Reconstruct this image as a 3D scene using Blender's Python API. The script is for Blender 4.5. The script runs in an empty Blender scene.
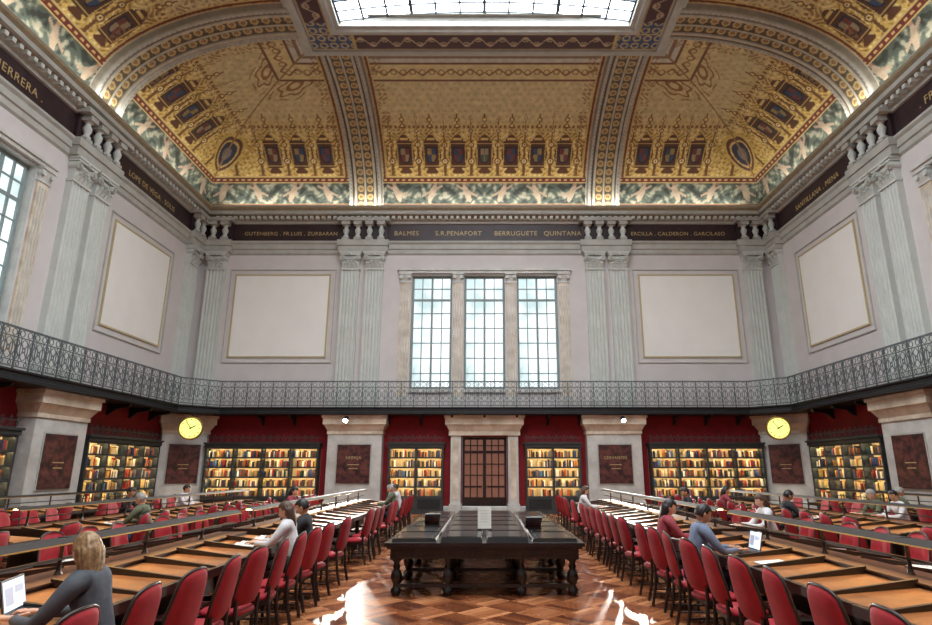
import bpy, math, random
import numpy as np
from mathutils import Matrix, Vector
random.seed(3)
S=bpy.context.scene
try: S.view_settings.view_transform='Standard'
except Exception: pass
pi=math.pi
# ------------------------------------------------------------ dimensions
W=13.6; YB=27.0; YF=-11.0; YM=(YB+YF)/2
ZC=14.04; CA=6.6; CB=3.9; ZT=ZC+CB
CAMH=1.8
RY=18.75; RY2=2*YM-RY
# ------------------------------------------------------------ colour
def lin1(c):
    c=c/255.0
    return c/12.92 if c<=0.04045 else ((c+0.055)/1.055)**2.4
def C(r,g,b): return (lin1(r),lin1(g),lin1(b),1.0)
def linarr(a):
    a=a/255.0
    return np.where(a<=0.04045,a/12.92,((a+0.055)/1.055)**2.4)
def M(name,col,rough=0.6,metal=0.0,noise=0.0,scale=3.0,bump=0.0,col2=None,emit=None,es=0.0,coat=0.0,detail=4.0):
    m=bpy.data.materials.new(name); m.use_nodes=True
    nt=m.node_tree; b=nt.nodes['Principled BSDF']
    b.inputs['Base Color'].default_value=col
    b.inputs['Roughness'].default_value=rough
    b.inputs['Metallic'].default_value=metal
    if coat: b.inputs['Coat Weight'].default_value=coat
    if emit is not None:
        b.inputs['Emission Color'].default_value=emit
        b.inputs['Emission Strength'].default_value=es
    if noise>0 or col2 is not None or bump>0:
        tc=nt.nodes.new('ShaderNodeTexCoord')
        nz=nt.nodes.new('ShaderNodeTexNoise'); nz.inputs['Scale'].default_value=scale
        nz.inputs['Detail'].default_value=detail; nz.inputs['Roughness'].default_value=0.6
        nt.links.new(tc.outputs['Object'],nz.inputs['Vector'])
        if noise>0 or col2 is not None:
            cr=nt.nodes.new('ShaderNodeValToRGB')
            cr.color_ramp.elements[0].position=0.38; cr.color_ramp.elements[1].position=0.62
            c2=col2 if col2 is not None else tuple(x*(1-noise) for x in col[:3])+(1,)
            cr.color_ramp.elements[0].color=c2; cr.color_ramp.elements[1].color=col
            nt.links.new(nz.outputs['Fac'],cr.inputs['Fac'])
            nt.links.new(cr.outputs['Color'],b.inputs['Base Color'])
        if bump>0:
            bp=nt.nodes.new('ShaderNodeBump'); bp.inputs['Strength'].default_value=bump; bp.inputs['Distance'].default_value=0.02
            nt.links.new(nz.outputs['Fac'],bp.inputs['Height']); nt.links.new(bp.outputs['Normal'],b.inputs['Normal'])
    return m
def E(name,col,s):
    m=bpy.data.materials.new(name); m.use_nodes=True
    b=m.node_tree.nodes['Principled BSDF']
    b.inputs['Base Color'].default_value=(0.6,0.6,0.6,1)
    b.inputs['Emission Color'].default_value=col; b.inputs['Emission Strength'].default_value=s
    return m
m_lilac=M('plaster_lilac',C(214,209,208),0.8,noise=0.06,scale=1.2)
m_red=M('crimson_wall',C(146,16,28),0.75,noise=0.25,scale=2)
m_marble=M('marble_grey',C(212,212,207),0.4,noise=0.22,scale=2.2,detail=8)
m_marble_b=M('marble_cream',C(230,219,202),0.4,col2=C(194,178,156),scale=1.6,detail=9)
m_pil=M('pilaster_stone',C(209,214,209),0.6,noise=0.08,scale=2)
m_cornice=M('cornice_stone',C(188,189,182),0.6,noise=0.15,scale=2)
m_cornice2=M('cornice_tan',C(162,148,120),0.6,noise=0.2,scale=5)
m_white=M('white_panel',C(244,243,238),0.8,noise=0.03,scale=1)
m_goldline=M('gold_line',C(190,176,136),0.45,metal=0.1)
m_gold=M('gold_letters',C(196,172,124),0.5,metal=0.2)
m_frieze=M('frieze_maroon',C(58,38,44),0.45,noise=0.4,scale=3)
m_iron=M('wrought_iron',C(106,113,117),0.5,metal=0.2,noise=0.2,scale=10)
m_dark=M('dark_bronze',C(46,47,50),0.45,metal=0.3,noise=0.2,scale=6)
m_case=M('bookcase_metal',C(66,70,70),0.45,metal=0.2,noise=0.2,scale=5)
m_caseback=M('bookcase_back',C(206,184,140),0.7,noise=0.1,scale=5)
m_plaque=M('plaque_marble',C(112,66,60),0.3,col2=C(50,34,38),scale=5,detail=9)
m_black=M('ebonised_wood',C(20,18,18),0.28,noise=0.3,scale=5,coat=0.3)
m_blacktop=M('ebonised_top',C(30,27,28),0.26,noise=0.3,scale=4,coat=0.2)
m_bar=M('lamp_bar_bronze',C(38,30,26),0.65,noise=0.2,scale=6)
m_wood=M('desk_walnut',C(84,52,32),0.45,noise=0.35,scale=7)
m_wtop=M('desk_top_oak',C(156,94,44),0.45,noise=0.3,scale=6)
m_dwood=M('dark_walnut',C(40,25,19),0.42,noise=0.35,scale=7)
m_velvet=M('red_velvet',C(158,14,32),0.8,noise=0.2,scale=9)
m_brass=M('brass',C(190,150,80),0.45,metal=0.8,noise=0.1,scale=9)
m_doorw=M('door_mahogany',C(52,28,23),0.35,noise=0.3,scale=6)
m_doorg=M('door_glass',C(80,56,50),0.12,col2=C(60,40,36),scale=2,emit=C(190,130,108),es=0.34)  # panes emit a dim reddish glow in place of light from behind
m_paper=M('paper',C(240,238,230),0.8,noise=0.05,scale=8)
m_plastic=M('laptop_grey',C(60,62,66),0.4,noise=0.1,scale=10)
m_screen=E('laptop_screen',C(205,222,245),0.9)
m_screenb=E('laptop_content',C(60,90,150),0.6)
m_strip=E('shelf_light',(1.0,0.80,0.48,1),42.0)
m_lamp=E('desk_lamp_light',(1.0,0.56,0.20,1),13.0)
m_down=E('downlight',(1.0,0.95,0.85,1),60.0)
m_clock=E('clock_dial',C(232,240,84),1.25)
m_sky=E('skylight_glass',(0.92,0.965,1.0,1),10.6)
m_whitebar=M('skylight_bar',C(56,70,84),0.5,noise=0.1,scale=5)
m_winbar=M('window_bar',C(140,154,154),0.5,noise=0.1,scale=5)
def win_mat():
    m=bpy.data.materials.new('window_glass'); m.use_nodes=True; nt=m.node_tree; b=nt.nodes['Principled BSDF']
    tc=nt.nodes.new('ShaderNodeTexCoord'); nz=nt.nodes.new('ShaderNodeTexNoise'); nz.inputs['Scale'].default_value=0.7; nz.inputs['Detail'].default_value=3
    nt.links.new(tc.outputs['Object'],nz.inputs['Vector'])
    cr=nt.nodes.new('ShaderNodeValToRGB'); e=cr.color_ramp.elements
    e[0].position=0.36; e[0].color=C(180,204,206); e[1].position=0.58; e[1].color=(0.90,0.97,1,1)
    nt.links.new(nz.outputs['Fac'],cr.inputs['Fac']); nt.links.new(cr.outputs['Color'],b.inputs['Emission Color'])
    b.inputs['Emission Strength'].default_value=1.3; b.inputs['Roughness'].default_value=0.2; b.inputs['Base Color'].default_value=(.1,.1,.1,1)
    return m
m_win=win_mat()
def painted_mat():
    m=bpy.data.materials.new('painted_vault'); m.use_nodes=True; nt=m.node_tree; b=nt.nodes['Principled BSDF']
    a=nt.nodes.new('ShaderNodeAttribute'); a.attribute_name='Col'
    tc=nt.nodes.new('ShaderNodeTexCoord'); nz=nt.nodes.new('ShaderNodeTexNoise'); nz.inputs['Scale'].default_value=4; nz.inputs['Detail'].default_value=6
    nt.links.new(tc.outputs['Object'],nz.inputs['Vector'])
    mr=nt.nodes.new('ShaderNodeMapRange'); mr.inputs['From Min'].default_value=0.3; mr.inputs['From Max'].default_value=0.7
    mr.inputs['To Min'].default_value=0.82; mr.inputs['To Max'].default_value=1.12
    nt.links.new(nz.outputs['Fac'],mr.inputs['Value'])
    vm=nt.nodes.new('ShaderNodeVectorMath'); vm.operation='SCALE'
    nt.links.new(a.outputs['Color'],vm.inputs[0]); nt.links.new(mr.outputs['Result'],vm.inputs['Scale'])
    nt.links.new(vm.outputs['Vector'],b.inputs['Base Color']); b.inputs['Roughness'].default_value=0.5
    return m
m_paint=painted_mat()
def attr_mat(name,rough):
    m=bpy.data.materials.new(name); m.use_nodes=True; nt=m.node_tree; b=nt.nodes['Principled BSDF']
    a=nt.nodes.new('ShaderNodeAttribute'); a.attribute_name='Col'
    nt.links.new(a.outputs['Color'],b.inputs['Base Color']); b.inputs['Roughness'].default_value=rough
    return m
m_books=attr_mat('book_spines',0.6)
def parquet():
    m=bpy.data.materials.new('parquet'); m.use_nodes=True; nt=m.node_tree; L=nt.links; b=nt.nodes['Principled BSDF']
    def n(t,**k):
        x=nt.nodes.new(t)
        for a,v in k.items(): setattr(x,a,v)
        return x
    def mt(op,a,bv=None,c=None):
        x=n('ShaderNodeMath',operation=op)
        for i,v in enumerate((a,bv,c)):
            if v is None: continue
            if isinstance(v,(int,float)): x.inputs[i].default_value=v
            else: L.new(v,x.inputs[i])
        return x.outputs[0]
    tc=n('ShaderNodeTexCoord'); mp=n('ShaderNodeMapping'); mp.inputs['Rotation'].default_value=(0,0,pi/4); mp.inputs['Scale'].default_value=(1.9,1.9,1.9)
    L.new(tc.outputs['Object'],mp.inputs['Vector']); sp=n('ShaderNodeSeparateXYZ'); L.new(mp.outputs['Vector'],sp.inputs[0])
    x,y=sp.outputs[0],sp.outputs[1]
    fx=mt('FLOOR',x); fy=mt('FLOOR',y); u=mt('SUBTRACT',x,fx); v=mt('SUBTRACT',y,fy)
    ck=mt('FLOORED_MODULO',mt('ADD',fx,fy),2.0)
    p=mt('ADD',mt('MULTIPLY',u,ck),mt('MULTIPLY',v,mt('SUBTRACT',1.0,ck)))
    p5=mt('MULTIPLY',p,5.0); fp=mt('FLOOR',p5); fr=mt('SUBTRACT',p5,fp)
    cx=n('ShaderNodeCombineXYZ'); L.new(fx,cx.inputs[0]); L.new(fy,cx.inputs[1]); L.new(fp,cx.inputs[2])
    wn=n('ShaderNodeTexWhiteNoise',noise_dimensions='3D'); L.new(cx.outputs[0],wn.inputs['Vector'])
    k=mt('ADD',mt('MULTIPLY',wn.outputs['Value'],0.55),mt('MULTIPLY',ck,0.45))
    cr=n('ShaderNodeValToRGB'); e=cr.color_ramp.elements; e[0].position=0; e[0].color=C(84,42,26); e[1].position=1; e[1].color=C(206,140,94)
    mid=e.new(0.5); mid.color=C(146,84,50)
    L.new(k,cr.inputs['Fac'])
    gap=mt('LESS_THAN',fr,0.06)
    mx=n('ShaderNodeMix',data_type='RGBA'); L.new(gap,mx.inputs[0]); L.new(cr.outputs['Color'],mx.inputs[6]); mx.inputs[7].default_value=C(40,20,12)
    L.new(mx.outputs[2],b.inputs['Base Color'])
    nz=n('ShaderNodeTexNoise'); nz.inputs['Scale'].default_value=3; L.new(tc.outputs['Object'],nz.inputs['Vector'])
    r=mt('ADD',mt('MULTIPLY',nz.outputs['Fac'],0.12),0.20); L.new(r,b.inputs['Roughness'])
    b.inputs['Coat Weight'].default_value=0.3; b.inputs['Coat Roughness'].default_value=0.21
    return m
m_floor=parquet()
# ------------------------------------------------------------ mesh builder
class MB:
    def __init__(s): s.v=[];s.f=[];s.m=[];s.mats=[];s.sm=[];s.T=Matrix.Identity(4)
    def mi(s,mat):
        if mat not in s.mats: s.mats.append(mat)
        return s.mats.index(mat)
    def add(s,vs,fs,mat,smooth=False):
        o=len(s.v); T=s.T
        s.v+=[tuple(T@Vector(p)) for p in vs]; k=s.mi(mat)
        for f in fs: s.f.append(tuple(i+o for i in f)); s.m.append(k); s.sm.append(smooth)
    def box(s,x0,x1,y0,y1,z0,z1,mat):
        s.add([(x0,y0,z0),(x1,y0,z0),(x1,y1,z0),(x0,y1,z0),(x0,y0,z1),(x1,y0,z1),(x1,y1,z1),(x0,y1,z1)],
              [(0,3,2,1),(4,5,6,7),(0,1,5,4),(1,2,6,5),(2,3,7,6),(3,0,4,7)],mat)
    def taper(s,b0,b1,z0,z1,mat):
        (a0,a1,c0,c1),(d0,d1,e0,e1)=b0,b1
        s.add([(a0,c0,z0),(a1,c0,z0),(a1,c1,z0),(a0,c1,z0),(d0,e0,z1),(d1,e0,z1),(d1,e1,z1),(d0,e1,z1)],
              [(0,3,2,1),(4,5,6,7),(0,1,5,4),(1,2,6,5),(2,3,7,6),(3,0,4,7)],mat)
    def cyl(s,p0,p1,r0,r1,mat,n=12,caps=True):
        p0=Vector(p0);p1=Vector(p1);d=(p1-p0).normalized()
        a=d.orthogonal().normalized();b=d.cross(a); vs=[]
        for p,r in((p0,r0),(p1,r1)):
            for i in range(n):
                t=2*pi*i/n; vs.append(p+(a*math.cos(t)+b*math.sin(t))*r)
        s.add(vs,[(i,(i+1)%n,n+(i+1)%n,n+i) for i in range(n)],mat,n>6)
        if caps: s.add(vs,[tuple(range(n))[::-1],tuple(range(n,2*n))],mat)
    def lathe(s,cx,cy,prof,mat,n=12):
        vs=[];fs=[]
        for r,z in prof:
            for i in range(n):
                t=2*pi*i/n; vs.append((cx+r*math.cos(t),cy+r*math.sin(t),z))
        for j in range(len(prof)-1):
            for i in range(n): fs.append((j*n+i,j*n+(i+1)%n,(j+1)*n+(i+1)%n,(j+1)*n+i))
        s.add(vs,fs,mat,True)
    def tube(s,pts,r,mat,n=4,closed=False):
        pts=[Vector(p) for p in pts]; N=len(pts); vs=[];fs=[]
        for i,p in enumerate(pts):
            if closed: d=(pts[(i+1)%N]-pts[i-1])
            else: d=pts[min(i+1,N-1)]-pts[max(i-1,0)]
            d.normalize(); ref=Vector((0,1,0)) if abs(d.y)<0.9 else Vector((1,0,0))
            a=d.cross(ref).normalized(); b=d.cross(a)
            for k in range(n):
                t=2*pi*k/n+pi/4; vs.append(p+(a*math.cos(t)+b*math.sin(t))*r)
        for i in range(N if closed else N-1):
            j=(i+1)%N
            for k in range(n): fs.append((i*n+k,i*n+(k+1)%n,j*n+(k+1)%n,j*n+k))
        s.add(vs,fs,mat,n>4)
    def ball(s,c,r,mat,n=12,R=None):
        vs=[];fs=[];h=n//2+1
        for j in range(h+1):
            ph=pi*j/h
            for i in range(n):
                t=2*pi*i/n; p=Vector((r[0]*math.sin(ph)*math.cos(t),r[1]*math.sin(ph)*math.sin(t),r[2]*math.cos(ph)))
                if R: p=R@p
                vs.append(p+Vector(c))
        for j in range(h):
            for i in range(n): fs.append((j*n+i,j*n+(i+1)%n,(j+1)*n+(i+1)%n,(j+1)*n+i))
        s.add(vs,fs,mat,True)
    def prism(s,poly,h,mat,plane='xz'):
        n=len(poly); vs=[]
        for q in h:
            for a,b in poly:
                vs.append((a,q,b) if plane=='xz' else ((q,a,b) if plane=='yz' else (a,b,q)))
        s.add(vs,[(i,(i+1)%n,n+(i+1)%n,n+i) for i in range(n)]+[tuple(range(n))[::-1],tuple(range(n,2*n))],mat)
    def mesh(s,name):
        me=bpy.data.meshes.new(name); me.from_pydata(s.v,[],s.f)
        for m in s.mats: me.materials.append(m)
        me.polygons.foreach_set('material_index',s.m); me.polygons.foreach_set('use_smooth',s.sm); me.update()
        return me
    def obj(s,name,mw=None):
        return inst(s.mesh(name),name,mw)
def inst(me,name,mw=None):
    o=bpy.data.objects.new(name,me); S.collection.objects.link(o)
    if mw is not None: o.matrix_world=mw
    return o
def TR(x,y,z=0,a=0): return Matrix.Translation((x,y,z))@Matrix.Rotation(a,4,'Z')
def WT(side,c,z=0):
    if side=='back': return TR(c,YB,z,pi)
    if side=='front': return TR(c,YF,z,0)
    if side=='left': return TR(-W,c,z,-pi/2)
    return TR(W,c,z,pi/2)
def ring(mb,prof,mat,smooth=False,off=0):
    vs=[];fs=[]
    for o,z in prof:
        o=o+off; vs+=[(-W+o,YF+o,z),(W-o,YF+o,z),(W-o,YB-o,z),(-W+o,YB-o,z)]
    for j in range(len(prof)-1):
        for i in range(4): fs.append((j*4+i,j*4+(i+1)%4,(j+1)*4+(i+1)%4,(j+1)*4+i))
    mb.add(vs,fs,mat,smooth)

# ------------------------------------------------------------ people (built first, scene is light)
def skin_part(chains,sub=1):
    V=[];Ed=[];R=[];roots=[]
    for v,e,r in chains:
        o=len(V); roots.append(o); V+=v; Ed+=[(a+o,b+o) for a,b in e]; R+=r
    me=bpy.data.meshes.new('tmp'); me.from_pydata(V,Ed,[]); ob=bpy.data.objects.new('tmp',me); S.collection.objects.link(ob)
    md=ob.modifiers.new('s','SKIN'); md.use_smooth_shade=True
    if not me.skin_vertices: 
        bpy.context.view_layer.objects.active=ob
    sv=me.skin_vertices[0].data
    for i,r in enumerate(R):
        sv[i].radius=r if isinstance(r,tuple) else (r,r); sv[i].use_root=(i in roots)
    sm=ob.modifiers.new('u','SUBSURF'); sm.levels=sub; sm.render_levels=sub
    bpy.context.view_layer.update()
    dg=bpy.context.evaluated_depsgraph_get(); ev=ob.evaluated_get(dg); m2=ev.to_mesh()
    vs=[tuple(v.co) for v in m2.vertices]; fs=[tuple(p.vertices) for p in m2.polygons]
    ev.to_mesh_clear(); bpy.data.objects.remove(ob); bpy.data.meshes.remove(me)
    return vs,fs
def chain(pts,rad): return (pts,[(i,i+1) for i in range(len(pts)-1)],rad)
def person_mesh(name,shirt,trouser,skin,hair,long=False,lean=0.10,pitch=22,turn=0,female=False):
    mb=MB(); k=0.92 if female else 1.0
    sw=0.185*k
    y=lean
    tv=[(0,0,.56),(0,.0,.68),(0,y*.35,.82),(0,y*.75,.97),(0,y,1.07),(0,y+.015,1.13),
        (sw*.55,y,1.075),(sw,y+.0,1.05),(sw+.06,y+.10,.90),(sw+.055,y+.17,.83),(sw+.0,y+.29,.83),(sw-.06,y+.40,.845),
        (-sw*.55,y,1.075),(-sw,y+.0,1.05),(-sw-.06,y+.10,.90),(-sw-.055,y+.17,.83),(-sw-.0,y+.29,.83),(-sw+.06,y+.40,.845)]
    te=[(0,1),(1,2),(2,3),(3,4),(4,5),(4,6),(6,7),(7,8),(8,9),(9,10),(10,11),(4,12),(12,13),(13,14),(14,15),(15,16),(16,17)]
    tr=[(.165*k,.12),(.145*k,.105),(.15*k,.11),(.165*k,.115),(.12*k,.09),(.06,.06),
        (.09,.085),(.072,.072),(.055,.055),(.05,.05),(.042,.042),(.034,.034)]
    tr+=tr[6:12]
    vs,fs=skin_part([(tv,te,tr)],2); mb.add(vs,fs,shirt,True)
    lv=[(0,0,.585),(.10,.03,.565),(.12,.25,.555),(.12,.45,.55),(.12,.47,.42),(.12,.44,.26),(.12,.42,.10),
        (-.10,.03,.565),(-.12,.25,.555),(-.12,.45,.55),(-.12,.47,.42),(-.12,.44,.26),(-.12,.42,.10)]
    le=[(0,1),(1,2),(2,3),(3,4),(4,5),(5,6),(0,7),(7,8),(8,9),(9,10),(10,11),(11,12)]
    lr=[.11,.098,.082,.066,.06,.058,.045]; lr+=lr[1:]
    vs,fs=skin_part([(lv,le,lr)],1); mb.add(vs,fs,trouser,True)
    sh=[chain([(sx*.12,.40,.055),(sx*.12,.50,.05),(sx*.125,.62,.04)],[(.045,.05),(.045,.042),(.04,.03)]) for sx in(1,-1)]
    vs,fs=skin_part(sh,1); mb.add(vs,fs,m_dark,True)
    hz=1.255; hc=Vector((0,y+.045,hz))
    ch=[chain([(0,y,1.10),(0,y+.015,1.16),(0,y+.035,1.22)],[.058,.052,.055])]
    for sx in(1,-1):
        w=Vector((sx*(sw-.06),y+.395,.845)); 
        p=lambda a,b,c: (w.x+sx*a,w.y+b,w.z+c)
        ch.append(chain([p(0,-.02,0),p(-.005,.04,.004),p(-.01,.085,.0)],[(.026,.022),(.036,.02),(.036,.016)]))
        for f,(dx,ln) in enumerate([(-.036,.062),(-.014,.075),(.009,.070),(.030,.055)]):
            ch.append(chain([p(dx-.006,.075,.0),p(dx-.007,.075+ln*.5,.012),p(dx-.008,.075+ln,-.016)],[.0095,.009,.0075]))
        ch.append(chain([p(-.025,.02,-.004),p(-.056,.055,-.010),p(-.060,.085,-.018)],[.013,.011,.009]))
    vs,fs=skin_part(ch,1); mb.add(vs,fs,skin,True)
    R=Matrix.Rotation(math.radians(turn),3,'Z')@Matrix.Rotation(math.radians(-pitch),3,'X')
    def headpt(ph,t,sc=1.0):
        x=.076*math.sin(ph)*math.cos(t);yy=.097*math.sin(ph)*math.sin(t);z=.118*math.cos(ph)
        q=max(0,-z/.118)
        x*=1-.34*q*q
        if yy<0: yy*=1-.35*q
        return Vector((x*sc,yy*sc,z*sc))
    def lathehead(fn,mat,nl=22,nm=28):
        vs=[];fs=[]
        for j in range(nl+1):
            for i in range(nm):
                vs.append(R@fn(pi*j/nl,2*pi*i/nm)+hc)
        for j in range(nl):
            for i in range(nm): fs.append((j*nm+i,j*nm+(i+1)%nm,(j+1)*nm+(i+1)%nm,(j+1)*nm+i))
        mb.add(vs,fs,mat,True)
    def hf(ph,t):
        p=headpt(ph,t)
        if p.y>0:
            p.y+=.026*math.exp(-(p.x/.013)**2-((p.z+.022)/.026)**2)
            for e in(-1,1): p.y-=.010*math.exp(-((p.x-e*.032)/.016)**2-((p.z-.008)/.014)**2)
            p.y+=.006*math.exp(-(p.x/.03)**2-((p.z+.062)/.01)**2)
            p.y+=.008*math.exp(-(p.x/.025)**2-((p.z+.098)/.016)**2)
        return p
    lathehead(hf,skin)
    for e in(-1,1):
        mb.ball(R@Vector((e*.031,.079,.006))+hc,(.013,.010,.009),m_paper,8)
        mb.ball(R@Vector((e*.031,.087,.006))+hc,(.006,.004,.006),m_dark,8)
        mb.ball(R@Vector((e*.031,.088,.026))+hc,(.018,.006,.004),hair,8,R)
        mb.ball(R@Vector((e*.078,-.005,-.005))+hc,(.010,.020,.030),skin,8,R)
    mb.ball(R@Vector((0,.089,-.058))+hc,(.024,.007,.007),m_lips,10,R)
    def hair_f(ph,t):
        p=headpt(ph,t,1.13); st=math.sin(ph)
        rip=1+st*(.028*math.sin(t*17+.6*ph)+.02*math.sin(t*29+1.7))
        p.x*=rip;p.y*=rip
        face=p.y>.035 and p.z<.066 
        low=p.z<-.055
        if long:
            if face: return p*.72
            if p.z<.03: p.x*=1+min(.22,(.03-p.z)*2.2)
            if p.z<0:
                q=-p.z; p.z=-q*1.95; p.y=p.y*.8-.03-.1*q
            return p
        if face or low or (p.y>-.01 and p.z<-.0): return p*.72
        return p
    lathehead(hair_f,hair,26,72)
    mb.cyl((0,y-.002,1.105),(0,y+.012,1.15),.075,.062,shirt,14,False)
    return mb.mesh(name)
m_lips=M('lips',C(170,90,84),0.5,noise=.1,scale=30)
sk1=M('skin_light',C(224,176,150),0.5,noise=.06,scale=20); sk2=M('skin_tan',C(196,144,112),0.5,noise=.06,scale=20)
hb=M('hair_blonde',C(170,138,98),0.5,col2=C(118,88,56),scale=25); hd=M('hair_dark',C(34,26,24),0.45,noise=.3,scale=60); hbr=M('hair_brown',C(84,56,38),0.5,noise=.35,scale=60); hgy=M('hair_grey',C(160,156,150),0.5,noise=.3,scale=60)
def cl(n,*c): return M('cloth_'+n,C(*c),0.85,noise=.15,scale=14,bump=.3)
c_gj=cl('grey_jacket',84,88,96); c_bl=cl('blue_grey',112,124,148); c_wh=cl('white',215,215,218); c_bk=cl('black',34,34,40); c_jn=cl('denim',50,62,92); c_gn=cl('olive',96,100,78); c_pk=cl('rose',150,60,70); c_kh=cl('khaki',140,120,90)
P_woman=person_mesh('seated_woman',c_gj,c_jn,sk1,hb,True,0.13,18,-25,True)
P_man=person_mesh('seated_man',c_bl,c_jn,sk2,hd,False,0.15,26,0)
P_var=[person_mesh('seated_reader',c_wh,c_bk,sk1,hbr,True,0.12,24,0,True),
       person_mesh('seated_reader',c_bk,c_kh,sk2,hd,False,0.10,26,0),
       person_mesh('seated_reader',c_gn,c_jn,sk1,hgy,False,0.16,30,0),
       person_mesh('seated_reader',c_wh,c_jn,sk2,hd,False,0.12,20,15),
       person_mesh('seated_reader',c_pk,c_bk,sk1,hd,True,0.14,24,-10,True)]

# ------------------------------------------------------------ floor
mb=MB(); mb.add([(-W-.4,YF-.4,0),(W+.4,YF-.4,0),(W+.4,YB+.4,0),(-W-.4,YB+.4,0)],[(0,1,2,3)],m_floor); mb.obj('floor')
# ------------------------------------------------------------ walls
WIN=[(-3.42,-1.52),(-.95,.95),(1.52,3.42)]; WZ0,WZ1=5.3,10.72
def wall(name,T,a,b,holes):
    mb=MB(); mb.T=T
    xs=sorted(set([a,b]+[h[0] for h in holes]+[h[1] for h in holes])); zs=sorted(set([0,4.2,14.1]+[h[2] for h in holes]+[h[3] for h in holes]))
    for i in range(len(xs)-1):
        for j in range(len(zs)-1):
            cx=(xs[i]+xs[i+1])/2;cz=(zs[j]+zs[j+1])/2
            if any(h[0]<cx<h[1] and h[2]<cz<h[3] for h in holes): continue
            mb.add([(xs[i],0,zs[j]),(xs[i+1],0,zs[j]),(xs[i+1],0,zs[j+1]),(xs[i],0,zs[j+1])],[(0,1,2,3)],m_red if cz<4.2 else m_lilac)
    for x0,x1,z0,z1 in holes:
        mb.add([(x0,0,z0),(x1,0,z0),(x1,0,z1),(x0,0,z1),(x0,-.5,z0),(x1,-.5,z0),(x1,-.5,z1),(x0,-.5,z1)],[(0,1,5,4),(1,2,6,5),(2,3,7,6),(3,0,4,7)],m_marble)
    mb.obj(name)
hw=[(a,b,WZ0,WZ1) for a,b in WIN]
DZ=3.2
wall('wall_back',WT('back',0),-W,W,hw+[(-.98,.98,0,DZ)])
wall('wall_front',WT('front',0),-W,W,hw)
side_c=[13.1,2.9]
def sh(c,sgn): return [(sgn*(c-YM)+a,sgn*(c-YM)+b,WZ0,WZ1) for a,b in WIN]
HL=(YB-YF)/2
wall('wall_left',WT('left',YM),-HL,HL,sh(side_c[0],-1)+sh(side_c[1],-1))
wall('wall_right',WT('right',YM),-HL,HL,sh(side_c[0],1)+sh(side_c[1],1))
# ------------------------------------------------------------ windows
def window_mesh():
    mb=MB(); w=.95
    mb.add([(-w,-.34,WZ0),(w,-.34,WZ0),(w,-.34,WZ1),(-w,-.34,WZ1)],[(0,1,2,3)],m_win)
    y0,y1=-.32,-.24
    def vb(x,t): mb.box(x-t,x+t,y0,y1,WZ0,WZ1,m_winbar)
    def hb_(z,t): mb.box(-w,w,y0,y1-.01,z-t,z+t,m_winbar)
    for x,t in((-w+.05,.05),(w-.05,.05),(0,.045),(-.46,.02),(.46,.02)): vb(x,t)
    for z,t in((WZ0+.06,.06),(WZ1-.05,.05),(9.55,.05),(10.1,.018)): hb_(z,t)
    for k in range(1,6): hb_(WZ0+.06+(9.55-WZ0)*k/6,.018)
    return mb.mesh('window_1')
wm=window_mesh(); n=1
for side,cs in(('back',[0]),('left',side_c),('right',side_c),('front',[0])):
    for c in cs:
        for a,b in WIN:
            x=(a+b)/2; T=WT(side,c)@Matrix.Translation((x,0,0)); inst(wm,'window_%d'%n,T); n+=1
def wsur_mesh():
    mb=MB()
    for x,w in((-3.72,.27),(-1.235,.25),(1.235,.25),(3.72,.27)):
        mb.box(x-w,x+w,0,.1,4.45,5.0,m_marble); mb.box(x-w+.04,x+w-.04,0,.07,5.0,10.3,m_marble_b)
        for k in(-1,0,1): mb.box(x+k*.12-.025,x+k*.12+.025,.07,.085,5.2,10.15,m_marble)
        mb.box(x-w,x+w,0,.1,10.3,10.38,m_marble); mb.taper((x-w+.06,x+w-.06,0,.08),(x-w,x+w,0,.16),10.38,10.7,m_marble)
        for sx in(-1,1): mb.cyl((x+sx*(w-.08),.02,10.58),(x+sx*(w-.08),.19,10.58),.09,.09,m_pil,12)
        mb.box(x-w-.03,x+w+.03,0,.2,10.7,10.78,m_marble)
    mb.box(-4.02,4.02,0,.12,10.78,10.9,m_marble); mb.box(-4.1,4.1,0,.18,10.9,11.0,m_marble)
    for a,b in WIN: mb.box(a,b,-.2,.12,WZ0-.14,WZ0,m_marble)
    return mb.mesh('window_surround')
ws=wsur_mesh()
for side,cs in(('back',[0]),('left',side_c),('right',side_c),('front',[0])):
    for c in cs: inst(ws,'window_surround',WT(side,c))
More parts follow.
